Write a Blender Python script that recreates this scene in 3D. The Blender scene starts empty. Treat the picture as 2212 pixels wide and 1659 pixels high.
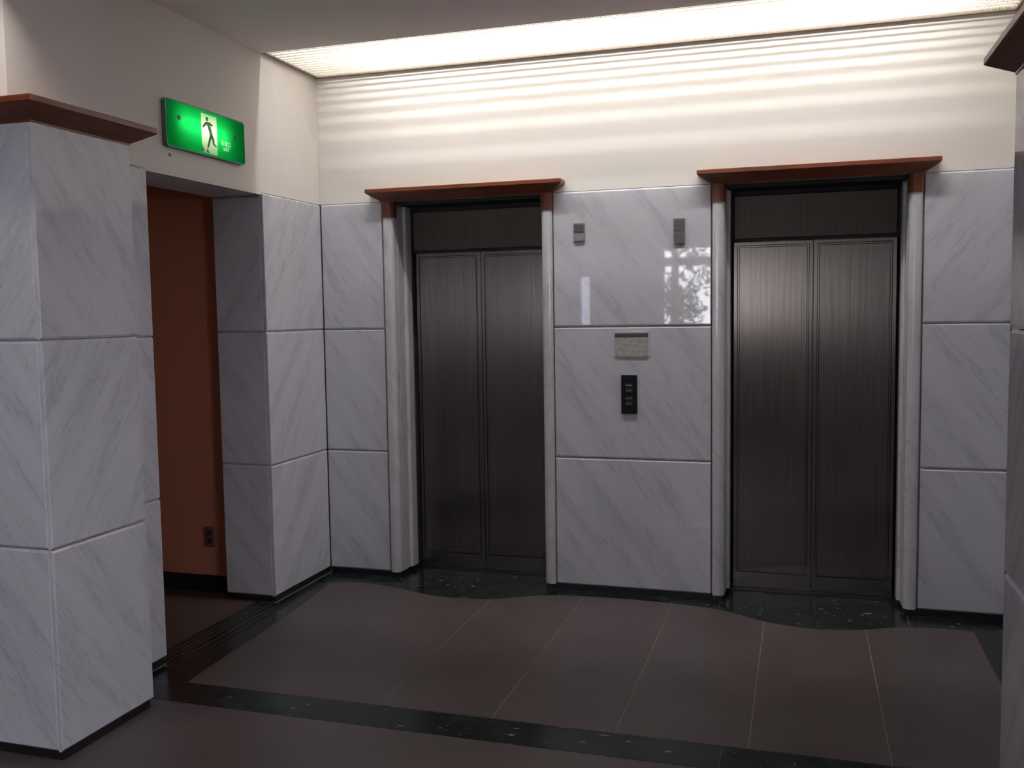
import bpy, bmesh, math, random
from mathutils import Vector, Matrix
random.seed(7)
S = bpy.context.scene
C = S.collection

# ------------------------------------------------------------------ camera, world, exposure
B0 = 0.035                      # height of the dark base course under the marble
J1, J2, TOP = B0 + 0.795, B0 + 1.592, B0 + 2.402
CEIL = B0 + 3.207
XR = 4.07                       # width of the elevator alcove
cam_loc = Vector((3.0122, -5.5632, 1.6808 + B0))
yaw, pitch, roll, fpx = -0.300197, -0.0751893, -0.0151124, 2033.5
fw = Vector((math.sin(yaw) * math.cos(pitch), math.cos(yaw) * math.cos(pitch), math.sin(pitch)))
r0 = Vector((math.cos(yaw), -math.sin(yaw), 0.0))
u0 = r0.cross(fw)
rt = math.cos(roll) * r0 + math.sin(roll) * u0
up = -math.sin(roll) * r0 + math.cos(roll) * u0
cd = bpy.data.cameras.new('camera')
cam = bpy.data.objects.new('camera', cd)
C.objects.link(cam)
M = Matrix((rt, up, -fw)).transposed().to_4x4()
M.translation = cam_loc
cam.matrix_world = M
cd.sensor_width = 36.0
cd.lens = fpx / 2212.0 * 36.0
cd.clip_start = 0.05
S.camera = cam

SKY = 18.0
w = bpy.data.worlds.new('overcast_sky')
S.world = w
w.use_nodes = True
bg = w.node_tree.nodes['Background']
bg.inputs[0].default_value = (0.96, 0.95, 1.0, 1)
bg.inputs[1].default_value = SKY

TUBE = 104.0          # slim lamp above the louver
LOBBY_FILL = 12.8           # added lobby fill panels
DOWN = 650.0           # lobby downlight
S.view_settings.view_transform = 'Standard'
S.view_settings.look = 'None'
S.view_settings.exposure = 0.0
S.view_settings.gamma = 1.0
S.view_settings.use_curve_mapping = False
S.cycles.use_denoising = True
S.cycles.max_bounces = 10
S.cycles.diffuse_bounces = 6
S.cycles.glossy_bounces = 5
S.cycles.transmission_bounces = 6
S.cycles.transparent_max_bounces = 8
S.cycles.sample_clamp_indirect = 6.0
S.cycles.caustics_reflective = False
S.cycles.caustics_refractive = False

# ------------------------------------------------------------------ materials
MATS = {}
def mat(name, col, rough=0.6, metal=0.0, spec=0.5, emit=None, estr=0.0):
    m = bpy.data.materials.new(name)
    m.use_nodes = True
    b = m.node_tree.nodes['Principled BSDF']
    b.inputs['Base Color'].default_value = (*col, 1)
    b.inputs['Roughness'].default_value = rough
    b.inputs['Metallic'].default_value = metal
    b.inputs['Specular IOR Level'].default_value = spec
    if emit:
        b.inputs['Emission Color'].default_value = (*emit, 1)
        b.inputs['Emission Strength'].default_value = estr
    MATS[name] = m
    return m
def nd(m, t, **kw):
    n = m.node_tree.nodes.new(t)
    for k, v in kw.items():
        setattr(n, k, v)
    return n
def ln(m, a, b):
    m.node_tree.links.new(a, b)
def math_(m, op, a, b=None):
    n = nd(m, 'ShaderNodeMath', operation=op)
    for i, v in enumerate((a, b)):
        if v is None: continue
        if isinstance(v, (int, float)): n.inputs[i].default_value = v
        else: ln(m, v, n.inputs[i])
    return n.outputs[0]
def ramp(m, fac, stops):
    n = nd(m, 'ShaderNodeValToRGB')
    e = n.color_ramp.elements
    while len(e) < len(stops): e.new(0.5)
    for el, (p, c) in zip(e, stops):
        el.position = p; el.color = (*c, 1)
    ln(m, fac, n.inputs[0])
    return n.outputs[0]

def marble_mat(name, base, vein, vein2, rough):
    m = mat(name, base, rough)
    b = m.node_tree.nodes['Principled BSDF']
    g = nd(m, 'ShaderNodeNewGeometry')
    oi = nd(m, 'ShaderNodeObjectInfo')
    sp = nd(m, 'ShaderNodeSeparateXYZ')
    ln(m, g.outputs['Position'], sp.inputs[0])
    u = math_(m, 'ADD', sp.outputs[0], sp.outputs[1])
    z = sp.outputs[2]
    rnd = oi.outputs['Random']
    sg = math_(m, 'SUBTRACT', math_(m, 'MULTIPLY', math_(m, 'GREATER_THAN', rnd, 0.45), 2.0), 1.0)
    su = math_(m, 'MULTIPLY', u, sg)
    ca, sa = math.cos(0.62), math.sin(0.62)
    a = math_(m, 'SUBTRACT', math_(m, 'MULTIPLY', z, ca), math_(m, 'MULTIPLY', su, sa))
    bb = math_(m, 'ADD', math_(m, 'MULTIPLY', su, ca), math_(m, 'MULTIPLY', z, sa))
    cx = nd(m, 'ShaderNodeCombineXYZ')
    ln(m, math_(m, 'MULTIPLY', a, 0.9), cx.inputs[0])
    ln(m, math_(m, 'MULTIPLY', bb, 6.5), cx.inputs[1])
    ln(m, math_(m, 'MULTIPLY', rnd, 40.0), cx.inputs[2])
    n1 = nd(m, 'ShaderNodeTexNoise')
    n1.inputs['Scale'].default_value = 1.6; n1.inputs['Detail'].default_value = 5; n1.inputs['Roughness'].default_value = 0.6
    ln(m, cx.outputs[0], n1.inputs['Vector'])
    n2 = nd(m, 'ShaderNodeTexNoise')
    n2.inputs['Scale'].default_value = 4.2; n2.inputs['Detail'].default_value = 6
    n2.inputs['Distortion'].default_value = 0.6
    ln(m, cx.outputs[0], n2.inputs['Vector'])
    c1 = ramp(m, n1.outputs[0], [(0.30, vein), (0.48, base), (0.75, tuple(min(1, x * 1.07) for x in base))])
    k = ramp(m, n2.outputs[0], [(0.455, (0, 0, 0)), (0.495, (1, 1, 1)), (0.535, (0, 0, 0))])
    # thin veins only here and there
    gate = ramp(m, n1.outputs[0], [(0.42, (1, 1, 1)), (0.58, (0, 0, 0))])
    kk = math_(m, 'MULTIPLY', math_(m, 'MULTIPLY', k, gate), 0.55)
    mx = nd(m, 'ShaderNodeMix', data_type='RGBA')
    ln(m, kk, mx.inputs['Factor']); ln(m, c1, mx.inputs['A'])
    mx.inputs['B'].default_value = (*vein2, 1)
    # small grey specks
    v = nd(m, 'ShaderNodeTexVoronoi'); v.inputs['Scale'].default_value = 7.0
    ln(m, g.outputs['Position'], v.inputs['Vector'])
    sp2 = ramp(m, v.outputs['Distance'], [(0.03, (1, 1, 1)), (0.09, (0, 0, 0))])
    mx2 = nd(m, 'ShaderNodeMix', data_type='RGBA')
    ln(m, math_(m, 'MULTIPLY', sp2, 0.22), mx2.inputs['Factor']); ln(m, mx.outputs['Result'], mx2.inputs['A'])
    mx2.inputs['B'].default_value = (*vein2, 1)
    ln(m, mx2.outputs['Result'], b.inputs['Base Color'])
    return m
marble_mat('marble', (0.60, 0.60, 0.67), (0.52, 0.525, 0.595), (0.40, 0.405, 0.46), 0.025)
marble_mat('marble_trim', (0.58, 0.575, 0.615), (0.53, 0.525, 0.56), (0.40, 0.38, 0.37), 0.18)

def plaster(name, col, bump=0.03):
    m = mat(name, col, 0.85, spec=0.2)
    b = m.node_tree.nodes['Principled BSDF']
    t = nd(m, 'ShaderNodeTexNoise'); t.inputs['Scale'].default_value = 90; t.inputs['Detail'].default_value = 3
    g = nd(m, 'ShaderNodeNewGeometry'); ln(m, g.outputs['Position'], t.inputs['Vector'])
    bp = nd(m, 'ShaderNodeBump'); bp.inputs['Strength'].default_value = bump; bp.inputs['Distance'].default_value = 0.01
    ln(m, t.outputs[0], bp.inputs['Height']); ln(m, bp.outputs[0], b.inputs['Normal'])
    return m
plaster('plaster', (0.80, 0.765, 0.735))
plaster('ceiling_paint', (0.88, 0.785, 0.79))
plaster('lobby_plaster', (0.46, 0.42, 0.40))
plaster('orange_plaster', (0.52, 0.205, 0.12))
mat('fixture_white', (0.85, 0.83, 0.78), 0.5)
mat('backing', (0.30, 0.29, 0.29), 0.9)
mat('base_black', (0.012, 0.011, 0.012), 0.45)
mat('trim_brown', (0.22, 0.17, 0.13), 0.6)
mat('black_gap_shade', (0.01, 0.01, 0.01), 0.6)

def wood():
    m = mat('cherry_wood', (0.2, 0.07, 0.03), 0.38)
    b = m.node_tree.nodes['Principled BSDF']
    g = nd(m, 'ShaderNodeNewGeometry')
    mp = nd(m, 'ShaderNodeMapping'); mp.inputs['Scale'].default_value = (3, 3, 60)
    ln(m, g.outputs['Position'], mp.inputs[0])
    t = nd(m, 'ShaderNodeTexNoise'); t.inputs['Scale'].default_value = 2.0; t.inputs['Detail'].default_value = 5
    ln(m, mp.outputs[0], t.inputs['Vector'])
    ln(m, ramp(m, t.outputs[0], [(0.3, (0.105, 0.025, 0.011)), (0.55, (0.155, 0.040, 0.016)), (0.8, (0.20, 0.057, 0.024))]), b.inputs['Base Color'])
wood()

def steel(name, col, rough):
    m = mat(name, col, rough, 1.0)
    b = m.node_tree.nodes['Principled BSDF']
    b.inputs['Anisotropic'].default_value = 0.85
    cx = nd(m, 'ShaderNodeCombineXYZ'); cx.inputs[0].default_value = 1.0
    ln(m, cx.outputs[0], b.inputs['Tangent'])
    g = nd(m, 'ShaderNodeNewGeometry')
    mp = nd(m, 'ShaderNodeMapping'); mp.inputs['Scale'].default_value = (260, 1, 2.0)
    ln(m, g.outputs['Position'], mp.inputs[0])
    t = nd(m, 'ShaderNodeTexNoise'); t.inputs['Scale'].default_value = 1.0; t.inputs['Detail'].default_value = 2
    ln(m, mp.outputs[0], t.inputs['Vector'])
    ln(m, ramp(m, t.outputs[0], [(0.25, tuple(c * 0.8 for c in col)), (0.75, tuple(min(1, c * 1.2) for c in col))]), b.inputs['Base Color'])
    return m
steel('brushed_steel', (0.185, 0.166, 0.158), 0.24)
steel('header_steel', (0.06, 0.047, 0.044), 0.34)
mat('sill_metal', (0.10, 0.09, 0.09), 0.4, 1.0)

def granite():
    m = mat('brown_granite', (0.10, 0.085, 0.08), 0.40, spec=0.35)
    b = m.node_tree.nodes['Principled BSDF']
    g = nd(m, 'ShaderNodeNewGeometry')
    t = nd(m, 'ShaderNodeTexNoise'); t.inputs['Scale'].default_value = 160; t.inputs['Detail'].default_value = 4
    ln(m, g.outputs['Position'], t.inputs['Vector'])
    t2 = nd(m, 'ShaderNodeTexNoise'); t2.inputs['Scale'].default_value = 3; t2.inputs['Detail'].default_value = 3
    ln(m, g.outputs['Position'], t2.inputs['Vector'])
    f = math_(m, 'ADD', math_(m, 'MULTIPLY', t.outputs[0], 0.7), math_(m, 'MULTIPLY', t2.outputs[0], 0.3))
    ln(m, ramp(m, f, [(0.3, (0.043, 0.033, 0.033)), (0.5, (0.076, 0.061, 0.061)), (0.7, (0.112, 0.094, 0.094))]), b.inputs['Base Color'])
granite()
def serpentine():
    m = mat('dark_green_marble', (0.02, 0.026, 0.026), 0.20, spec=0.3)
    b = m.node_tree.nodes['Principled BSDF']
    g = nd(m, 'ShaderNodeNewGeometry')
    t = nd(m, 'ShaderNodeTexNoise'); t.inputs['Scale'].default_value = 9; t.inputs['Detail'].default_value = 6; t.inputs['Distortion'].default_value = 0.8
    ln(m, g.outputs['Position'], t.inputs['Vector'])
    c = ramp(m, t.outputs[0], [(0.35, (0.005, 0.007, 0.008)), (0.55, (0.012, 0.016, 0.018)), (0.72, (0.028, 0.036, 0.037))])
    mp = nd(m, 'ShaderNodeMapping'); mp.inputs['Scale'].default_value = (13, 26, 1); mp.inputs['Rotation'].default_value = (0, 0, 0.5)
    ln(m, g.outputs['Position'], mp.inputs[0])
    v = nd(m, 'ShaderNodeTexNoise'); v.inputs['Scale'].default_value = 1.3; v.inputs['Detail'].default_value = 4
    ln(m, mp.outputs[0], v.inputs['Vector'])
    k = ramp(m, v.outputs[0], [(0.66, (0, 0, 0)), (0.74, (1, 1, 1))])
    mx = nd(m, 'ShaderNodeMix', data_type='RGBA')
    ln(m, math_(m, 'MULTIPLY', k, 0.8), mx.inputs['Factor']); ln(m, c, mx.inputs['A'])
    mx.inputs['B'].default_value = (0.33, 0.36, 0.36, 1)
    ln(m, mx.outputs['Result'], b.inputs['Base Color'])
serpentine()
mat('grout', (0.22, 0.19, 0.18), 0.8)
mat('corridor_carpet', (0.045, 0.022, 0.018), 0.9)
mat('threshold_brass', (0.06, 0.05, 0.045), 0.4, 0.6)

def glow(name, col, strength):
    m = bpy.data.materials.new(name); m.use_nodes = True
    nt = m.node_tree; nt.nodes.clear()
    o = nt.nodes.new('ShaderNodeOutputMaterial'); e = nt.nodes.new('ShaderNodeEmission')
    e.inputs[0].default_value = (*col, 1); e.inputs[1].default_value = strength
    nt.links.new(e.outputs[0], o.inputs[0]); MATS[name] = m
glow('lamp_tube', (1.0, 0.965, 0.925), TUBE)
glow('lobby_fill', (0.95, 0.93, 1.0), LOBBY_FILL)
glow('down_lamp', (1.0, 0.90, 0.80), DOWN)
glow('sign_tube', (0.85, 1.0, 0.80), 16.0)

def translucent(name, col, diff=0.35):
    m = bpy.data.materials.new(name); m.use_nodes = True
    nt = m.node_tree; nt.nodes.clear()
    o = nt.nodes.new('ShaderNodeOutputMaterial')
    t = nt.nodes.new('ShaderNodeBsdfTranslucent'); d = nt.nodes.new('ShaderNodeBsdfDiffuse'); x = nt.nodes.new('ShaderNodeMixShader')
    t.inputs[0].default_value = (*col, 1); d.inputs[0].default_value = (*col, 1)
    x.inputs[0].default_value = diff
    nt.links.new(t.outputs[0], x.inputs[1]); nt.links.new(d.outputs[0], x.inputs[2]); nt.links.new(x.outputs[0], o.inputs[0])
    MATS[name] = m
translucent('louver_plastic', (0.70, 0.68, 0.64), 0.6)
translucent('sign_green', (0.010, 0.62, 0.12), 0.25)
translucent('sign_white', (0.80, 0.92, 0.62), 0.25)
mat('sign_dark_green', (0.09, 0.36, 0.12), 0.5)
mat('sign_case', (0.10, 0.16, 0.12), 0.5)
mat('sign_letter', (0.7, 0.9, 0.7), 0.5, emit=(0.55, 0.9, 0.55), estr=0.55)
mat('screw_dark', (0.01, 0.03, 0.015), 0.4)
mat('lantern_body', (0.17, 0.165, 0.185), 0.35)
mat('lantern_lens', (0.06, 0.056, 0.068), 0.3)
mat('lantern_lens_reflection', (0.26, 0.25, 0.275), 0.2)  # lighter copy of the lens, a reflection put into its colour
mat('call_black', (0.008, 0.007, 0.009), 0.55, spec=0.15)
mat('call_button', (0.014, 0.014, 0.016), 0.5, spec=0.2)
mat('call_mark', (0.16, 0.16, 0.17), 0.5)
mat('call_mark_dim', (0.07, 0.07, 0.075), 0.5)
mat('notice_dark', (0.045, 0.05, 0.045), 0.5)
mat('notice_acrylic', (0.55, 0.56, 0.58), 0.12)
def paper():
    m = mat('notice_paper', (0.5, 0.47, 0.42), 0.6)
    b = m.node_tree.nodes['Principled BSDF']
    g = nd(m, 'ShaderNodeTexCoord')
    mp = nd(m, 'ShaderNodeMapping'); mp.inputs['Scale'].default_value = (28, 1, 46)
    ln(m, g.outputs['Object'], mp.inputs[0])
    t = nd(m, 'ShaderNodeTexNoise'); t.inputs['Scale'].default_value = 1.0; t.inputs['Detail'].default_value = 1
    ln(m, mp.outputs[0], t.inputs['Vector'])
    ln(m, ramp(m, t.outputs[0], [(0.36, (0.36, 0.335, 0.325)), (0.55, (0.45, 0.43, 0.41))]), b.inputs['Base Color'])
paper()
mat('outlet_plate', (0.16, 0.075, 0.05), 0.5)
mat('outlet_slot', (0.02, 0.015, 0.012), 0.5)
mat('frame_dark', (0.05, 0.045, 0.045), 0.4)
mat('bark', (0.06, 0.045, 0.03), 0.9)
mat('street', (0.12, 0.12, 0.12), 0.9)
def leaf(name, c):
    m = mat(name, c, 0.6)
leaf('leaf', (0.075, 0.10, 0.035)); leaf('hedge_leaf', (0.03, 0.05, 0.02))
def pane(name, tint):
    m = bpy.data.materials.new(name); m.use_nodes = True
    nt = m.node_tree; nt.nodes.clear()
    o = nt.nodes.new('ShaderNodeOutputMaterial')
    t = nt.nodes.new('ShaderNodeBsdfTransparent'); g = nt.nodes.new('ShaderNodeBsdfGlossy'); x = nt.nodes.new('ShaderNodeMixShader')
    f = nt.nodes.new('ShaderNodeFresnel'); f.inputs[0].default_value = 1.45; g.inputs[1].default_value = 0.02
    nt.links.new(f.outputs[0], x.inputs[0]); nt.links.new(t.outputs[0], x.inputs[1]); nt.links.new(g.outputs[0], x.inputs[2]); nt.links.new(x.outputs[0], o.inputs[0])
    t.inputs[0].default_value = (*tint, 1)
    MATS[name] = m
pane('window_glass', (1, 1, 1)); pane('tinted_glass', (0.55, 0.55, 0.62))

# ------------------------------------------------------------------ mesh helpers
def box(bm, x0, x1, y0, y1, z0, z1, bevel=0.0, seg=1):
    r = bmesh.ops.create_cube(bm, size=1.0)
    vs = r['verts']
    for v in vs:
        v.co = Vector(((x0 + x1) / 2 + v.co.x * (x1 - x0), (y0 + y1) / 2 + v.co.y * (y1 - y0), (z0 + z1) / 2 + v.co.z * (z1 - z0)))
    if bevel > 0:
        es = list({e for v in vs for e in v.link_edges})
        bmesh.ops.bevel(bm, geom=es, offset=bevel, segments=seg, affect='EDGES', profile=0.5)
def prism(bm, poly, lo, hi, axis=2):
    """extrude a 2D polygon along an axis (2: xy->z, 1: xz->y, 0: yz->x)"""
    def P(a, b, c):
        return Vector((a, b, c)) if axis == 2 else Vector((a, c, b)) if axis == 1 else Vector((c, a, b))
    A = [bm.verts.new(P(a, b, lo)) for a, b in poly]
    Bv = [bm.verts.new(P(a, b, hi)) for a, b in poly]
    n = len(poly)
    fs = [bm.faces.new(A[::-1]), bm.faces.new(Bv)]
    for i in range(n):
        fs.append(bm.faces.new((A[i], A[(i + 1) % n], Bv[(i + 1) % n], Bv[i])))
    return fs
def rings(bm, levels):
    """levels: list of (list of xy, z); closed loft"""
    prev = None; first = None
    for poly, z in levels:
        cur = [bm.verts.new((a, b, z)) for a, b in poly]
        if prev:
            n = len(cur)
            for i in range(n):
                bm.faces.new((prev[i], prev[(i + 1) % n], cur[(i + 1) % n], cur[i]))
        else: first = cur
        prev = cur
    bm.faces.new(first[::-1]); bm.faces.new(prev)
def cyl(bm, p0, p1, r, n=12):
    p0, p1 = Vector(p0), Vector(p1)
    d = (p1 - p0).normalized()
    a = d.orthogonal().normalized(); b = d.cross(a)
    A = []; Bv = []
    for i in range(n):
        o = (a * math.cos(2 * math.pi * i / n) + b * math.sin(2 * math.pi * i / n)) * r
        A.append(bm.verts.new(p0 + o)); Bv.append(bm.verts.new(p1 + o))
    for i in range(n):
        bm.faces.new((A[i], A[(i + 1) % n], Bv[(i + 1) % n], Bv[i]))
    bm.faces.new(A[::-1]); bm.faces.new(Bv)
def obj(name, bm, material, parent=None, smooth=False, center=True):
    bmesh.ops.recalc_face_normals(bm, faces=bm.faces[:])
    me = bpy.data.meshes.new(name)
    off = Vector((0, 0, 0))
    if center and len(bm.verts):
        lo = Vector([min(v.co[i] for v in bm.verts) for i in range(3)])
        hi = Vector([max(v.co[i] for v in bm.verts) for i in range(3)])
        off = Vector(((lo.x + hi.x) / 2, (lo.y + hi.y) / 2, (lo.z + hi.z) / 2))
        for v in bm.verts: v.co -= off
    bm.to_mesh(me); bm.free()
    me.materials.append(MATS[material])
    if smooth:
        for p in me.polygons: p.use_smooth = True
    o = bpy.data.objects.new(name, me)
    C.objects.link(o)
    if parent:
        o.parent = parent
        q = parent; base = Vector((0, 0, 0))
        while q: base += q.location; q = q.parent
        o.location = off - base
    else:
        o.location = off
    return o
def bobj(name, dims, material, parent=None, bevel=0.0, seg=1):
    bm = bmesh.new(); box(bm, *dims, bevel=bevel, seg=seg)
    return obj(name, bm, material, parent)
def thing(name, label, cat, loc, group=None):
    o = bpy.data.objects.new(name, None); C.objects.link(o)
    o.location = loc; o.empty_display_size = 0.1
    o['label'] = label; o['category'] = cat
    if group: o['group'] = group
    return o
def struct(o, label=None, cat=None):
    o['kind'] = 'structure'
    if label: o['label'] = label
    if cat: o['category'] = cat
    return o

# ------------------------------------------------------------------ floor
WAVE = [(-0.15, -0.24), (0.11, -0.216), (0.304, -0.168), (0.588, -0.222), (0.842, -0.309), (1.058, -0.321), (1.252, -0.281), (1.53, -0.140),
        (1.866, -0.096), (2.284, -0.108), (2.582, -0.167), (2.819, -0.307), (3.062, -0.363), (3.298, -0.324), (3.537, -0.223),
        (3.77, -0.186), (3.897, -0.200), (4.2, -0.21)]
def wave(x):
    for i in range(1, len(WAVE) - 2):
        if x <= WAVE[i + 1][0] or i == len(WAVE) - 3:
            p0, p1, p2, p3 = WAVE[i - 1], WAVE[i], WAVE[i + 1], WAVE[i + 2]
            t = (x - p1[0]) / (p2[0] - p1[0])
            m1 = (p2[1] - p0[1]) / (p2[0] - p0[0]) * (p2[0] - p1[0])
            m2 = (p3[1] - p1[1]) / (p3[0] - p1[0]) * (p2[0] - p1[0])
            return ((2 * t**3 - 3 * t**2 + 1) * p1[1] + (t**3 - 2 * t**2 + t) * m1 + (-2 * t**3 + 3 * t**2) * p2[1] + (t**3 - t**2) * m2)
LB = [(0.11, -0.216), (0.165, -0.70), (0.205, -1.2), (0.225, -1.69), (0.245, -1.888)]   # inner edge of the left border
RB = 3.885
YS0, YS1 = -1.888, -2.092     # cross strip
bm = bmesh.new(); box(bm, -3.2, 6.6, -9.2, 0.6, -0.2, -0.002)
floor = struct(obj('floor', bm, 'grout'), 'brown stone floor with dark green marble borders', 'floor')
FT = 0.0; FB = -0.012; G = 0.0025
XJ = [0.11, 1.232, 1.76, 2.291, 2.82, 3.346, RB]
for i in range(6):
    a, b = XJ[i] + G, XJ[i + 1] - G
    n = 24
    topc = [(a + (b - a) * k / n, wave(a + (b - a) * k / n) - G) for k in range(n + 1)]
    if i == 0: poly = topc[::-1] + [(x + G, y) for x, y in LB[1:-1]] + [(LB[-1][0] + G, YS0 + G), (b, YS0 + G)]
    else: poly = topc[::-1] + [(a, YS0 + G), (b, YS0 + G)]
    bm = bmesh.new(); prism(bm, poly, FB, FT); obj('floor_slab', bm, 'brown_granite', floor)
# dark borders
def recess(x):
    return any(abs(x - c) < 0.47 for c in (1.0, 3.068))
def border_piece(xa, xb):
    bm = bmesh.new()
    xs = sorted({xa, xb, *[q for q in [xa + (xb - xa) * k / 40 for k in range(41)]]})
    poly = [(x, wave(x)) for x in xs]
    bk = 0.262 if recess((xa + xb) / 2) else 0.012
    poly += [(xb, bk), (xa, bk)]
    prism(bm, poly, FB, FT)
    obj('border_slab', bm, 'dark_green_marble', floor)
for xa, xb in ((0.0, 0.49), (0.492, 1.508), (1.51, 2.558), (2.56, 3.576), (3.578, XR)):
    border_piece(xa, xb)
bm = bmesh.new(); prism(bm, [(0.0, wave(0.0) - .002), (0.11, -0.218)] + LB[1:] + [(0.0, YS0)], FB, FT); obj('border_slab', bm, 'dark_green_marble', floor)
bm = bmesh.new(); prism(bm, [(RB + (XR - RB) * k / 8, wave(RB + (XR - RB) * k / 8) - .002) for k in range(9)] + [(XR, YS0), (RB, YS0)], FB, FT); obj('border_slab', bm, 'dark_green_marble', floor)
for xa, xb in ((0.0, 1.36), (1.362, 2.72), (2.722, XR)):
    bobj('border_slab', (xa, xb, YS1, YS0 - 0.001, FB, FT), 'dark_green_marble', floor)
bobj('lobby_paving', (-3.2, 6.6, -9.0, YS1 - 0.003, FB, FT), 'brown_granite', floor)
bobj('corridor_carpet', (-2.6, -0.135, -2.09, -0.58, FB, FT), 'corridor_carpet', floor)
bobj('threshold_slab', (-0.133, -0.002, -1.70, -0.69, FB, FT), 'dark_green_marble', floor)
for x in (-0.12, -0.085, -0.05, -0.015, 0.03, 0.075):
    bobj('threshold_strip', (x - 0.006, x + 0.006, -1.70, -0.69, FT, FT + 0.003), 'threshold_brass', floor)

# ------------------------------------------------------------------ marble cladding
BV = 0.010
def slab(parent, face, a0, a1, z0, z1, pos, th=0.02, g=0.0015):
    """face: 'y-' (faces the camera), 'x+', 'x-', 'y+'; pos is the visible plane"""
    bm = bmesh.new()
    a0 += g; a1 -= g; z0 += g; z1 -= g
    if face == 'y-': d = (a0, a1, pos, pos + th, z0, z1)
    elif face == 'y+': d = (a0, a1, pos - th, pos, z0, z1)
    elif face == 'x+': d = (pos - th, pos, a0, a1, z0, z1)
    else: d = (pos, pos + th, a0, a1, z0, z1)
    bz, bv = BV, 0.003
    def P(a, dep, z):
        if face == 'y-': return (a, pos + dep, z)
        if face == 'y+': return (a, pos - dep, z)
        if face == 'x+': return (pos - dep, a, z)
        return (pos + dep, a, z)
    Rk = [[bm.verts.new(P(*q)) for q in ((a0, th, z0), (a1, th, z0), (a1, th, z1), (a0, th, z1))],
          [bm.verts.new(P(*q)) for q in ((a0, bz, z0), (a1, bz, z0), (a1, bz, z1), (a0, bz, z1))],
          [bm.verts.new(P(*q)) for q in ((a0, bv, z0 + bz - bv), (a1, bv, z0 + bz - bv), (a1, bv, z1 - bz + bv), (a0, bv, z1 - bz + bv))],
          [bm.verts.new(P(*q)) for q in ((a0 + bv, 0, z0 + bz), (a1 - bv, 0, z0 + bz), (a1 - bv, 0, z1 - bz), (a0 + bv, 0, z1 - bz))]]
    bm.faces.new(Rk[0]); bm.faces.new(Rk[3])
    for U, W in zip(Rk, Rk[1:]):
        for i in range(4): bm.faces.new((U[i], U[(i + 1) % 4], W[(i + 1) % 4], W[i]))
    return obj('marble_slab', bm, 'marble', parent)
ROWS = ((B0, J1), (J1, J2), (J2, TOP))
EL = (1.0, 3.068); HO = 0.563

# back wall
bm = bmesh.new()
box(bm, -0.34, 4.5, 0.008, 0.5, TOP + 0.001, CEIL + 0.45)
wall_back = struct(obj('wall_back', bm, 'plaster'), 'cream plaster wall above pale marble slabs, behind the two elevators', 'wall')
for xa, xb in ((-0.34, EL[0] - 0.50), (EL[0] + 0.50, EL[1] - 0.50), (EL[1] + 0.50, 4.5)):
    bobj('wall_core', (xa, xb, 0.021, 0.5, 0.0, TOP), 'backing', wall_back)
for xa, xb in ((0.0, EL[0] - HO), (EL[0] + HO, EL[1] - HO), (EL[1] + HO, XR)):
    for z0, z1 in ROWS:
        slab(wall_back, 'y-', xa + 0.002, xb - 0.002, z0, z1, 0.0)
# left wall with the doorway
YA, YB, YC = -0.69, -1.705, -2.16
SY0, SY1, SZ0, SZ1 = -1.566, -0.882, 2.563, 2.799      # recess of the exit sign
bm = bmesh.new()
box(bm, -0.34, -0.10, YC, 0.006, TOP + 0.001, CEIL + 0.45)
for d in ((YC, 0.006, TOP + 0.001, SZ0 + .004), (YC, 0.006, SZ1 - .004, CEIL + 0.45), (YC, SY0 + .004, SZ0 + .004, SZ1 - .004), (SY1 - .004, 0.006, SZ0 + .004, SZ1 - .004)):
    box(bm, -0.10, -0.008, *d)
wall_left = struct(obj('wall_left', bm, 'plaster'), 'cream plaster wall over the dark doorway with marble sides', 'wall')
bobj('wall_core', (-0.34, -0.021, YA + 0.021, 0.02, 0, TOP), 'backing', wall_left)
bobj('wall_core', (-0.34, -0.021, YC, YB - 0.021, 0, TOP), 'backing', wall_left)
bobj('soffit', (-0.34, -0.008, YB - 0.02, YA + 0.02, TOP - 0.012, TOP), 'plaster', wall_left)
for z0, z1 in ROWS:
    slab(wall_left, 'x+', YA, -0.003, z0, z1 - (0.0), 0.0)
    slab(wall_left, 'y-', -0.34, -0.0215, z0, z1 - 0.013 * (z1 == TOP), YA)
    slab(wall_left, 'x+', YC, YB, z0, z1, 0.0)
    slab(wall_left, 'y+', -0.34, -0.0215, z0, z1 - 0.013 * (z1 == TOP), YB)
bm = bmesh.new(); cyl(bm, (-0.0085, -1.512, 2.528), (-0.006, -1.512, 2.528), 0.008, 12); obj('screw_plug', bm, 'trim_brown', wall_left)
# right wall
bm = bmesh.new(); box(bm, XR + 0.008, XR + 0.4, YC, 0.006, TOP + 0.001, CEIL + 0.45)
wall_right = struct(obj('wall_right', bm, 'plaster'), 'cream plaster wall over marble slabs beside the farther elevator', 'wall')
bobj('wall_core', (XR + 0.021, XR + 0.4, YC, 0.02, 0, TOP), 'backing', wall_right)
for z0, z1 in ROWS:
    for ya, yb in ((-1.08, -0.003), (YC, -1.08)):
        slab(wall_right, 'x-', ya, yb, z0, z1, XR)
# dark base course under the marble
def base(name, pieces):
    bm = bmesh.new()
    for d in pieces: box(bm, *d, 0.0, B0 + 0.004)
    o = struct(obj(name, bm, 'base_black'), None); return o
base('baseboard_back', [(0.0, EL[0] - HO + .01, 0.012, 0.019), (EL[0] + HO - .01, EL[1] - HO + .01, 0.012, 0.019), (EL[1] + HO - .01, XR, 0.012, 0.019)])
base('baseboard_left', [(-0.019, -0.012, YA + .02, 0.019), (-0.34, -0.012, YA + .012, YA + .019), (-0.019, -0.012, YC, YB - .02), (-0.34, -0.012, YB - .019, YB - .012)])
base('baseboard_right', [(XR + .012, XR + .019, YC, 0.019)])

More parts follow.
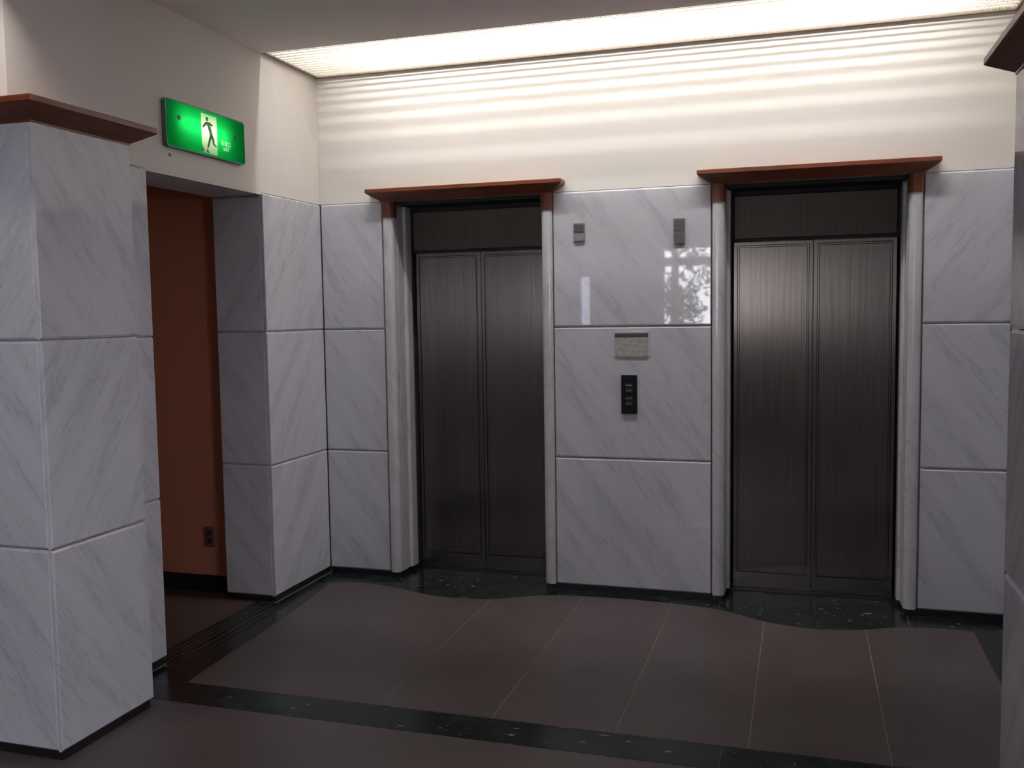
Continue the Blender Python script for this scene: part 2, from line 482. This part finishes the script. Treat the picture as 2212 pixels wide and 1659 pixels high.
# ceiling
bm = bmesh.new()
box(bm, -3.2, 6.6, -9.2, -0.637, CEIL, CEIL + 0.12)
ceiling = struct(obj('ceiling', bm, 'ceiling_paint'), 'flat warm grey painted ceiling', 'ceiling')

# corridor behind the doorway
bm = bmesh.new(); box(bm, -2.6, -0.34, -0.58, -0.45, 0, 2.75)
wc = struct(obj('wall_corridor', bm, 'orange_plaster'), 'dark orange corridor wall seen through the doorway', 'wall')
struct(bobj('baseboard_corridor', (-2.6, -0.342, -0.592, -0.58, 0, 0.105), 'base_black'))
bm = bmesh.new(); box(bm, -2.75, -2.6, -2.3, -0.45, 0, 2.75); struct(obj('wall_corridor_end', bm, 'orange_plaster'))
bm = bmesh.new(); box(bm, -2.6, -0.34, -2.3, -2.16, 0, 2.75); struct(obj('wall_corridor_near', bm, 'orange_plaster'))
bm = bmesh.new(); box(bm, -2.75, -0.34, -2.3, -0.45, 2.75, 2.85); struct(obj('ceiling_corridor', bm, 'ceiling_paint'))

# lobby shell
bm = bmesh.new(); box(bm, -3.2, -0.6, -2.62, -2.3, 0, CEIL); struct(obj('wall_lobby_left', bm, 'lobby_plaster'), 'grey lobby wall beside the broad pillar')
bm = bmesh.new(); box(bm, 4.62, 6.6, -2.62, -2.3, 0, CEIL); struct(obj('wall_lobby_right', bm, 'lobby_plaster'))
bm = bmesh.new(); box(bm, -3.4, -3.2, -9.2, -2.3, 0, CEIL); struct(obj('wall_side_left', bm, 'lobby_plaster'))
SG = (-6.9, -5.6, 0.9, 2.5)     # side glazing of the lobby
bm = bmesh.new()
box(bm, 6.6, 6.8, -9.2, SG[0], 0, CEIL); box(bm, 6.6, 6.8, SG[1], -2.3, 0, CEIL)
box(bm, 6.6, 6.8, SG[0], SG[1], 0, SG[2]); box(bm, 6.6, 6.8, SG[0], SG[1], SG[3], CEIL)
struct(obj('wall_side_right', bm, 'lobby_plaster'), 'lobby side wall with a broad daylight window')
bm = bmesh.new()
for k in range(4):
    yy = SG[0] + (SG[1] - SG[0] - 0.05) * k / 3
    box(bm, 6.66, 6.72, yy, yy + 0.05, SG[2] + 0.05, SG[3] - 0.05)
box(bm, 6.66, 6.72, SG[0], SG[1], SG[2], SG[2] + 0.05); box(bm, 6.66, 6.72, SG[0], SG[1], SG[3] - 0.05, SG[3])
w3 = struct(obj('window_3', bm, 'frame_dark'), 'broad three-part lobby side window')
for k in range(3):
    ya = SG[0] + (SG[1] - SG[0] - 0.05) * k / 3 + 0.05; yb = SG[0] + (SG[1] - SG[0] - 0.05) * (k + 1) / 3
    bobj('pane', (6.687, 6.693, ya, yb, SG[2] + 0.05, SG[3] - 0.05), 'window_glass', w3)

# front wall with windows (behind the camera)
WINS = [(0.93, 2.05, 1.46, 2.70), (-0.375, -0.195, 1.50, 2.28)]
def wall_with_holes(name, x0, x1, z0, z1, y0, y1, holes, material):
    xs = sorted({x0, x1, *[h[0] for h in holes], *[h[1] for h in holes]})
    zs = sorted({z0, z1, *[h[2] for h in holes], *[h[3] for h in holes]})
    bm = bmesh.new()
    for i in range(len(xs) - 1):
        for j in range(len(zs) - 1):
            cx, cz = (xs[i] + xs[i + 1]) / 2, (zs[j] + zs[j + 1]) / 2
            if any(h[0] < cx < h[1] and h[2] < cz < h[3] for h in holes): continue
            box(bm, xs[i], xs[i + 1], y0, y1, zs[j], zs[j + 1])
    return obj(name, bm, material)
struct(wall_with_holes('wall_front', -3.2, 6.6, 0, CEIL, -9.2, -9.0, WINS, 'lobby_plaster'), 'grey lobby wall with daylight windows')
for i, (xa, xb, za, zb) in enumerate(WINS):
    bm = bmesh.new(); f = 0.035 if xb - xa > .5 else 0.012
    box(bm, xa, xa + f, -9.12, -9.06, za, zb); box(bm, xb - f, xb, -9.12, -9.06, za, zb)
    box(bm, xa + f, xb - f, -9.12, -9.06, za, za + f); box(bm, xa + f, xb - f, -9.12, -9.06, zb - f, zb)
    wn = struct(obj('window_%d' % (i + 1), bm, 'frame_dark'), 'dark framed lobby window')
    if xb - xa > .5:
        bobj('transom', (xa + f, xb - f, -9.13, -9.05, zb - 0.30, zb - 0.17), 'frame_dark', wn)
    bobj('pane', (xa + f, xb - f, -9.092, -9.086, za + f, zb - f), 'window_glass' if xb - xa > .5 else 'tinted_glass', wn)

# ------------------------------------------------------------------ elevators
def bullnose(xo, xi, y0, y1, r, n=6):
    """plan outline of a pilaster from outer edge xo to inner edge xi, front at y0, back at y1, both front corners rounded"""
    s = 1 if xi > xo else -1
    P = [(xo, y1), (xo, y0 + r * 0.6)]
    for k in range(n + 1):
        t = math.pi / 2 * k / n
        P.append((xo + s * r * 0.6 * (1 - math.cos(t)), y0 + r * 0.6 * (1 - math.sin(t))))
    for k in range(n + 1):
        t = math.pi / 2 * k / n
        P.append((xi - s * r * (1 - math.sin(t)), y0 + r * (1 - math.cos(t))))
    P.append((xi, y1))
    Q = [P[0]]
    for p in P[1:]:
        if (p[0] - Q[-1][0]) ** 2 + (p[1] - Q[-1][1]) ** 2 > 1e-9: Q.append(p)
    return Q
def elevator(xc, label):
    t = thing('elevator', label, 'elevator', (xc, 0.0, 0.0), 'elevators in the marble wall')
    for s in (-1, 1):
        xo, xi = xc + s * (HO - 0.004), xc + s * (HO - 0.074)
        bm = bmesh.new(); prism(bm, bullnose(xo, xi, -0.012, 0.06, 0.034), B0, 2.334)
        obj('pilaster', bm, 'marble_trim', t)
        bm = bmesh.new(); prism(bm, bullnose(xo + s * .005, xi - s * .004, -0.018, 0.06, 0.034), 2.334, TOP + 0.0)
        obj('capital', bm, 'cherry_wood', t)
        xi2 = xc + s * 0.486
        bm = bmesh.new(); box(bm, min(xi2, xc + s * .53), max(xi2, xc + s * .53), 0.061, 0.15, B0, TOP - 0.002); obj('reveal', bm, 'marble_trim', t)
        xi3 = xc + s * 0.468
        bm = bmesh.new(); prism(bm, bullnose(xc + s * .53, xi3, 0.151, 0.24, 0.02), B0, TOP - 0.002); obj('jamb', bm, 'marble_trim', t)
        bm = bmesh.new(); xp, xq = sorted((xc + s * .496, xc + s * (HO - .012))); box(bm, xp, xq, 0.004, 0.2, 0.0, B0); xp, xq = sorted((xc + s * .474, xc + s * .53)); box(bm, xp, xq, 0.2, 0.24, 0.0, B0); obj('plinth', bm, 'base_black', t)
    bobj('header_panel', (xc - 0.452, xc + 0.452, 0.246, 0.262, 2.135, TOP - 0.05), 'header_steel', t, bevel=0.003)
    bobj('header_frame', (xc - 0.53, xc + 0.53, 0.262, 0.285, 2.118, TOP), 'black_gap_shade', t)
    bobj('soffit', (xc - 0.484, xc + 0.484, 0.062, 0.261, TOP - 0.022, TOP - 0.002), 'black_gap_shade', t)  # black sheet, shade under the cornice put into its colour
    # door leaves: flat sheet with a grooved outline
    for s in (-1, 1):
        xa, xb = sorted((xc + s * 0.002, xc + s * 0.456))
        bm = bmesh.new()
        y = 0.29; z0, z1 = 0.012, 2.119
        # visible opening edge is at +-0.465
        ea, eb = sorted((xc + s * 0.002, xc + s * 0.456))
        def loop(i, yy):
            lo, hi = ea + i, eb - i
            return [bm.verts.new((lo, yy, z0 + 0.075 + i)), bm.verts.new((hi, yy, z0 + 0.075 + i)), bm.verts.new((hi, yy, z1 - i)), bm.verts.new((lo, yy, z1 - i))]
        O = [bm.verts.new((xa, y, z0)), bm.verts.new((xb, y, z0)), bm.verts.new((xb, y, z1 + 0.01)), bm.verts.new((xa, y, z1 + 0.01))]
        L = [loop(0.020, y), loop(0.023, y + 0.006), loop(0.031, y + 0.006), loop(0.034, y)]
        for A_, B_ in zip([O] + L[:-1], L):
            for i in range(4): bm.faces.new((A_[i], A_[(i + 1) % 4], B_[(i + 1) % 4], B_[i]))
        bm.faces.new(L[-1])
        Bk = [bm.verts.new((v.co.x, y + 0.035, v.co.z)) for v in O]
        for i in range(4): bm.faces.new((O[(i + 1) % 4], O[i], Bk[i], Bk[(i + 1) % 4]))
        bm.faces.new(Bk)
        obj('door_leaf', bm, 'brushed_steel', t)
    bobj('sill', (xc - 0.53, xc + 0.53, 0.263, 0.345, -0.001, 0.010), 'sill_metal', t)
    bobj('shaft_back', (xc - 0.54, xc + 0.54, 0.40, 0.49, 0.0, TOP), 'black_gap_shade', t)
    # flared wooden cornice
    def rect(h, yf): return [(xc - h, yf), (xc + h, yf), (xc + h, 0.007), (xc - h, 0.007)]
    bm = bmesh.new()
    rings(bm, [(rect(HO + 0.002, -0.020), TOP - 0.004), (rect(HO + 0.003, -0.022), TOP + 0.002), (rect(0.634, -0.084), TOP + 0.044), (rect(0.638, -0.088), TOP + 0.048), (rect(0.638, -0.088), TOP + 0.068), (rect(0.634, -0.084), TOP + 0.071)])
    obj('cornice', bm, 'cherry_wood', t)
elevator(EL[0], 'brushed steel elevator doors with wooden cornice, closer to the green exit sign')
elevator(EL[1], 'brushed steel elevator doors with wooden cornice, farther from the green exit sign')

# ------------------------------------------------------------------ pillars
def pillar(xa, xb, px, label):
    """xa..xb footprint; px = +1 when the alcove side faces +x"""
    y0, y1 = -2.70, -2.16
    t = thing('marble_pillar', label, 'pillar', ((xa + xb) / 2, (y0 + y1) / 2, 0))
    TP = B0 + 2.425
    z = [B0, B0 + 0.80, B0 + 1.605, TP]
    c0, c1 = (xa, xb - .021) if px > 0 else (xa + .021, xb)
    bobj('core', (c0, c1, y0 + .021, y1 - .021, 0, TP), 'backing', t)
    for i in range(3):
        if px > 0:
            slab(t, 'x+', y0, y1, z[i], z[i + 1], xb)
            slab(t, 'y-', xa, xb - .02, z[i], z[i + 1], y0); slab(t, 'y+', xa + .56, xb - .02, z[i], z[i + 1], y1)
        else:
            slab(t, 'x-', y0, y1, z[i], z[i + 1], xa)
            slab(t, 'y-', xa + .02, xb, z[i], z[i + 1], y0); slab(t, 'y+', xa + .02, XR, z[i], z[i + 1], y1)
    bm = bmesh.new()
    if px > 0: box(bm, xa, xb - .012, y0 + .012, y1 - .012, 0, B0 + .004)
    else: box(bm, xa + .012, xb, y0 + .012, y1 - .012, 0, B0 + .004)
    obj('plinth', bm, 'base_black', t)
    if px > 0: bobj('plaster_shaft', (xa, 0.170, y0 + .01, y1, TP + .05, CEIL), 'plaster', t)
    else: bobj('plaster_shaft', (xa + .106, xb, y0 + .01, y1, TP + .05, CEIL), 'plaster', t)
    def rect(o):
        if px > 0: return [(xa, y0 - o), (xb + o, y0 - o), (xb + o, y1 + o), (xa, y1 + o)]
        return [(xa - o, y0 - o), (xb, y0 - o), (xb, y1 + o), (xa - o, y1 + o)]
    bm = bmesh.new()
    if px > 0:   # keep the far side clear of the wall plane
        def rect(o): return [(xa, y0 - o), (xb + o, y0 - o), (xb + o, y1 + o), (0.0, y1 + o), (0.0, y1), (xa, y1)]
    else:
        def rect(o): return [(xa - o, y0 - o), (xb, y0 - o), (xb, y1), (XR, y1), (XR, y1 + o), (xa - o, y1 + o)]
    rings(bm, [(rect(0.003), TP - 0.012), (rect(0.003), TP - 0.004), (rect(0.078), TP + 0.042), (rect(0.082), TP + 0.046), (rect(0.082), TP + 0.066), (rect(0.078), TP + 0.069)])
    obj('cornice', bm, 'cherry_wood', t)
pillar(-0.6, 0.276, 1, 'marble clad pillar with wooden cornice beside the dark doorway')
pillar(3.655, 4.62, -1, 'marble clad pillar with wooden cornice facing the doorway from across the alcove')

# ------------------------------------------------------------------ ceiling light with louver
LT = thing('ceiling_light', 'long louvered fluorescent ceiling light above the two elevators', 'ceiling light', (XR / 2, -0.32, CEIL))
bm = bmesh.new()
box(bm, -0.008, XR + 0.008, -0.66, 0.008, CEIL + 0.36, CEIL + 0.38)
box(bm, -0.008, XR + 0.008, -0.66, -0.637, CEIL + 0.001, CEIL + 0.36)
box(bm, -0.0075, -0.006, -0.637, 0.006, CEIL + 0.02, CEIL + 0.36)
box(bm, XR + 0.006, XR + 0.0075, -0.637, 0.006, CEIL + 0.02, CEIL + 0.36)
box(bm, -0.006, XR + 0.006, 0.004, 0.0075, CEIL + 0.02, CEIL + 0.36)
obj('housing', bm, 'fixture_white', LT)
for i in range(3):
    xa = 0.27 + i * 1.20
    tb = bmesh.new(); cyl(tb, (xa, -0.598, CEIL + 0.30), (xa + 1.17, -0.598, CEIL + 0.30), 0.019, 14)
    o = obj('lamp_tube', tb, 'lamp_tube', LT)
    for xe in (xa - 0.015, xa + 1.17):
        bobj('lamp_holder', (xe, xe + 0.015, -0.61, -0.586, CEIL + 0.285, CEIL + 0.36), 'fixture_white', o)
bm = bmesh.new()
box(bm, 0.0, XR, -0.022, -0.001, CEIL - 0.003, CEIL + 0.02)
box(bm, 0.0, 0.02, -0.635, -0.022, CEIL - 0.003, CEIL + 0.02)
box(bm, XR - 0.02, XR, -0.635, -0.022, CEIL - 0.003, CEIL + 0.02)
obj('edge_trim', bm, 'trim_brown', LT)
for k in range(12):
    y = -0.06 - k * 0.05
    bobj('louver_rail', (0.021, XR - 0.021, y - 0.001, y + 0.001, CEIL + 0.001, CEIL + 0.0095), 'louver_plastic', LT)
bm = bmesh.new()
n = int((XR - 0.05) / 0.014)
for k in range(n):
    x = 0.028 + k * 0.014
    vs = [bm.verts.new(p) for p in ((x, -0.634, CEIL + .002), (x, -0.023, CEIL + .002), (x, -0.023, CEIL + .009), (x, -0.634, CEIL + .009))]
    bm.faces.new(vs)
lv = obj('louver_blades', bm, 'louver_plastic', LT); lv['kind'] = 'stuff'

# ------------------------------------------------------------------ fill panels added to the lobby ceiling, unseen behind the camera
for i, (x, y) in enumerate(((0.2, -5.3), (1.4, -5.3), (2.6, -5.3), (4.9, -3.9), (6.1, -3.9), (6.1, -5.3))):
    p = thing('fill_panel', 'square fill light added over the lobby floor', 'ceiling light', (x, y, CEIL - .03), 'added lobby fill panels')
    bm = bmesh.new()
    for d in ((x - .31, x + .31, y - .31, y - .29), (x - .31, x + .31, y + .29, y + .31), (x - .31, x - .29, y - .29, y + .29), (x + .29, x + .31, y - .29, y + .29)):
        box(bm, *d, CEIL - .03, CEIL)
    obj('frame', bm, 'fixture_white', p)
    bobj('diffuser', (x - .29, x + .29, y - .29, y + .29, CEIL - .022, CEIL - .012), 'lobby_fill', p)

# small surface downlight in front of the broad pillar, and a dim lamp added to brighten the corridor
dl = thing('downlight', 'small cylindrical ceiling downlight in front of the pillar', 'ceiling light', (0.32, -2.93, CEIL))
bm = bmesh.new()
N = 20
for (ra, rb, za, zb) in ((0.062, 0.062, CEIL - 0.11, CEIL - 0.001), (0.058, 0.058, CEIL - 0.11, CEIL - 0.02), (0.058, 0.062, CEIL - 0.11, CEIL - 0.11)):
    A_ = [bm.verts.new((0.32 + ra * math.cos(2 * math.pi * k / N), -2.93 + ra * math.sin(2 * math.pi * k / N), za)) for k in range(N)]
    B_ = [bm.verts.new((0.32 + rb * math.cos(2 * math.pi * k / N), -2.93 + rb * math.sin(2 * math.pi * k / N), zb)) for k in range(N)]
    for k in range(N): bm.faces.new((A_[k], A_[(k + 1) % N], B_[(k + 1) % N], B_[k]))
obj('can', bm, 'frame_dark', dl)
bm = bmesh.new(); cyl(bm, (0.32, -2.93, CEIL - 0.03), (0.32, -2.93, CEIL - 0.02), 0.035, 16); obj('lamp', bm, 'down_lamp', dl)
glow('corridor_fill_glow', (1.0, 0.86, 0.72), 3.0)
cl = thing('corridor_fill', 'small round fill lamp added inside the corridor', 'ceiling light', (-1.9, -1.5, 2.75))
bm = bmesh.new(); cyl(bm, (-1.9, -1.5, 2.72), (-1.9, -1.5, 2.75), 0.14, 20); obj('rim', bm, 'fixture_white', cl)
bm = bmesh.new(); cyl(bm, (-1.9, -1.5, 2.69), (-1.9, -1.5, 2.72), 0.11, 20); obj('diffuser', bm, 'corridor_fill_glow', cl)

# ------------------------------------------------------------------ exit sign
XF = 0.016
sg = thing('exit_sign', 'lit green exit sign with running figure above the doorway', 'exit sign', (-0.008, (SY0 + SY1) / 2, SZ0))
def rrect(y0, y1, z0, z1, r, left=True, right=True, n=5):
    P = []
    for cy, cz, t0, on in ((y1 - r, z1 - r, 0, right), (y0 + r, z1 - r, 90, left), (y0 + r, z0 + r, 180, left), (y1 - r, z0 + r, 270, right)):
        if on: P += [(cy + r * math.cos(math.radians(t0 + 90 * k / n)), cz + r * math.sin(math.radians(t0 + 90 * k / n))) for k in range(n + 1)]
        else: P.append((y1 if t0 in (0, 270) else y0, z1 if t0 in (0, 90) else z0))
    return P
bm = bmesh.new()
# hollow case: back plate, inner box walls and a rounded rim
box(bm, -0.098, -0.094, SY0 + .006, SY1 - .006, SZ0 + .006, SZ1 - .006)
ia, ib, ja, jb = SY0 + .006, SY1 - .006, SZ0 + .006, SZ1 - .006
box(bm, -0.094, -0.002, ia, ib, ja, ja + .004); box(bm, -0.094, -0.002, ia, ib, jb - .004, jb)
box(bm, -0.094, -0.002, ia, ia + .004, ja + .004, jb - .004); box(bm, -0.094, -0.002, ib - .004, ib, ja + .004, jb - .004)
o_, i_ = rrect(SY0, SY1, SZ0, SZ1, 0.022), rrect(SY0 + .005, SY1 - .005, SZ0 + .005, SZ1 - .005, 0.018)
n_ = len(o_)
V4 = [[bm.verts.new((x, a, b)) for a, b in P] for x, P in ((-0.008, o_), (XF + .002, o_), (XF + .002, i_), (-0.008, i_))]
for q in range(4):
    U, W = V4[q], V4[(q + 1) % 4]
    for k in range(n_): bm.faces.new((U[k], U[(k + 1) % n_], W[(k + 1) % n_], W[k]))
obj('case', bm, 'sign_case', sg)
DY0, DY1, DZ0, DZ1 = -1.275, -1.140, 2.578, 2.778
def flat(bm, P):
    bm.faces.new([bm.verts.new((XF, a, b)) for a, b in P])
def quad(bm, x, ya, yb, za, zb):
    bm.faces.new([bm.verts.new(p) for p in ((x, ya, za), (x, yb, za), (x, yb, zb), (x, ya, zb))])
bm = bmesh.new()
ya_, yb_, za_, zb_ = SY0 + .004, SY1 - .004, SZ0 + .004, SZ1 - .004
flat(bm, rrect(ya_, DY0, za_, zb_, 0.018, True, False)); flat(bm, rrect(DY1, yb_, za_, zb_, 0.018, False, True))
quad(bm, XF, DY0, DY1, za_, DZ0); quad(bm, XF, DY0, DY1, DZ1, zb_)
face = obj('face', bm, 'sign_green', sg)
bm = bmesh.new(); quad(bm, XF, DY0, DY1, DZ0, DZ1); pic = obj('doorway_pictogram', bm, 'sign_white', sg)
bm = bmesh.new(); cyl(bm, (-0.035, -1.455, 2.705), (-0.035, -1.03, 2.685), 0.008, 10); obj('sign_lamp', bm, 'sign_tube', sg)
OY = 0.056      # figure offset along the wall
# running figure, thin polygons on the face (y, z)
def fig(name, polys, material, parent):
    bm = bmesh.new()
    for P in polys: prism(bm, [(a + OY, b + .003) for a, b in P], XF + 0.0005, XF + 0.002, axis=0)
    return obj(name, bm, material, parent)
def circ(cy, cz, r, n=14): return [(cy + r * math.cos(2 * math.pi * k / n), cz + r * math.sin(2 * math.pi * k / n)) for k in range(n)]
fig('runner', [circ(-1.283, 2.752, 0.011),
     [(-1.296, 2.735), (-1.262, 2.738), (-1.232, 2.728), (-1.236, 2.720), (-1.256, 2.722), (-1.244, 2.690), (-1.236, 2.672), (-1.258, 2.668), (-1.272, 2.70), (-1.283, 2.722), (-1.302, 2.712), (-1.318, 2.700), (-1.324, 2.708), (-1.306, 2.726)],
     [(-1.258, 2.670), (-1.238, 2.674), (-1.222, 2.650), (-1.226, 2.632), (-1.205, 2.624), (-1.207, 2.614), (-1.240, 2.628), (-1.240, 2.646)],
     [(-1.262, 2.672), (-1.246, 2.662), (-1.262, 2.630), (-1.276, 2.604), (-1.288, 2.606), (-1.274, 2.640)],
     [(-1.333, 2.578), (-1.333, 2.612), (-1.308, 2.578)], [(-1.296, 2.578), (-1.290, 2.600), (-1.268, 2.578)]], 'sign_dark_green', pic)
for yy, zz in ((-1.462, 2.718), (-0.972, 2.702)):
    bm = bmesh.new(); cyl(bm, (XF + .0005, yy, zz), (XF + .004, yy, zz), 0.012, 14); obj('screw', bm, 'screw_dark', face)
def text(body, size, material, parent, loc, name='lettering'):
    cu = bpy.data.curves.new(name, 'FONT'); cu.body = body; cu.size = size; cu.align_x = 'CENTER'; cu.extrude = 0.0004
    to = bpy.data.objects.new(name, cu); C.objects.link(to)
    dg = bpy.context.evaluated_depsgraph_get()
    me = bpy.data.meshes.new_from_object(to.evaluated_get(dg))
    bpy.data.objects.remove(to); bpy.data.curves.remove(cu)
    R = Matrix(((0, 0, 1), (1, 0, 0), (0, 1, 0))).to_4x4()   # text x -> +y, text y -> +z, normal -> +x
    me.transform(R)
    me.materials.clear(); me.materials.append(MATS[material])
    o = bpy.data.objects.new(name, me); C.objects.link(o); o.parent = parent
    q = parent; base = Vector((0, 0, 0))
    while q: base += q.location; q = q.parent
    o.location = Vector(loc) - base
    return o
text('非常口', 0.030, 'sign_letter', face, (XF + 0.001, -1.062, 2.640))
text('EXIT', 0.026, 'sign_letter', face, (XF + 0.001, -1.058, 2.614))

# ------------------------------------------------------------------ things on the marble between the elevators
def lantern(x0, x1, z0, z1, low, label):
    t = thing('hall_lantern', label, 'hall lantern', ((x0 + x1) / 2, 0, z0), 'hall lanterns beside the elevators')
    bobj('body', (x0, x1, -0.010, 0.0, z0, z1), 'lantern_body', t, bevel=0.002)
    zm = (z0 + z1) / 2
    bobj('lens', (x0 + .005, x1 - .005, -0.013, -0.010, zm + .004, z1 - .010), 'lantern_lens', t)
    bobj('lens', (x0 + .005, x1 - .005, -0.013, -0.010, z0 + .006, zm - .008), low, t)
lantern(1.694, 1.760, 2.10 + B0, 2.211 + B0, 'lantern_lens_reflection', 'small grey hall lantern with reflection painted on lower lens, nearer the corner of the room')
lantern(2.288, 2.354, 2.065 + B0, 2.216 + B0, 'lantern_lens', 'small dark two-lens hall lantern beside the farther elevator')
np_ = thing('notice_plate', 'small beige notice with dark header strip above the call buttons', 'notice', (2.04, 0, 1.41 + B0))
bobj('plate', (1.936, 2.146, -0.005, 0.0, 1.408 + B0, 1.562 + B0), 'notice_acrylic', np_, bevel=0.001)
bobj('paper', (1.940, 2.138, -0.0065, -0.005, 1.412 + B0, 1.528 + B0), 'notice_paper', np_)
bobj('header_strip', (1.940, 2.138, -0.008, -0.005, 1.529 + B0, 1.551 + B0), 'notice_dark', np_)
cp = thing('call_panel', 'black elevator call button panel between the two elevators', 'call panel', (2.023, 0, 1.07 + B0))
bobj('plate', (1.976, 2.071, -0.012, 0.0, 1.070 + B0, 1.302 + B0), 'call_black', cp, bevel=0.002)
for i, (zc, m1) in enumerate(((1.225, 'call_mark'), (1.147, 'call_mark_dim'))):
    bt = bobj('button', (2.000, 2.046, -0.015, -0.012, zc - .028 + B0, zc + .026 + B0), 'call_button', cp, bevel=0.001)
    bobj('mark', (2.004, 2.042, -0.016, -0.015, zc + .012 + B0, zc + .021 + B0), m1, bt)
    bobj('mark', (2.005, 2.041, -0.016, -0.015, zc - .021 + B0, zc - .009 + B0), 'call_mark_dim', bt)
# outlet on the corridor wall
ot = thing('wall_outlet', 'dark socket plate low on the orange corridor wall', 'outlet', (-0.525, -0.58, 0.29))
bobj('plate', (-0.565, -0.487, -0.588, -0.58, 0.285, 0.412), 'outlet_plate', ot, bevel=0.002)
for zc in (0.323, 0.374):
    bobj('socket', (-0.541, -0.511, -0.590, -0.588, zc - .015, zc + .015), 'outlet_slot', ot)

# ------------------------------------------------------------------ outdoors seen in reflections
bm = bmesh.new(); box(bm, -14, 30, -26, 6, -0.5, -0.21); struct(obj('ground', bm, 'street'), 'grey street paving outside the lobby')
def leaves(name, n, fn, size, material, parent):
    V = []; F = []
    for i in range(n):
        p = fn(); a = Vector((random.gauss(0, 1), random.gauss(0, 1), random.gauss(0, 1))).normalized(); b = a.orthogonal().normalized()
        s = size * random.uniform(.6, 1.3)
        k = len(V); V += [p - a * s, p + b * s * .45, p + a * s, p - b * s * .45]; F.append((k, k + 1, k + 2, k + 3))
    me = bpy.data.meshes.new(name); me.from_pydata(V, [], F); me.materials.append(MATS[material])
    o = bpy.data.objects.new(name, me); C.objects.link(o); o.parent = parent
    if parent: o.location = -parent.location
    return o
def tree(x, y, h, label, n):
    t = thing('tree', label, 'tree', (x, y, -0.05))
    bm = bmesh.new(); rings(bm, [([(x + r * math.cos(a * .785), y + r * math.sin(a * .785)) for a in range(8)], z) for r, z in ((.13, -.05), (.10, 1.2), (.07, 2.6), (.03, h))])
    obj('trunk', bm, 'bark', t)
    blobs = [(Vector((x + random.uniform(-1.1, 1.1), y + random.uniform(-.8, .8), random.uniform(1.6, h))), random.uniform(.35, .6)) for _ in range(16)]
    def fn():
        c, r = random.choice(blobs)
        v = Vector((random.gauss(0, 1), random.gauss(0, 1), random.gauss(0, 1))).normalized() * r * random.random() ** .4
        return c + v
    f = leaves('foliage', n, fn, 0.075, 'leaf', t); f['kind'] = 'stuff'
tree(0.7, -12.4, 4.2, 'leafy street tree outside the lobby window', 3000)
tree(3.0, -15.2, 4.6, 'taller street tree outside the lobby window', 2600)
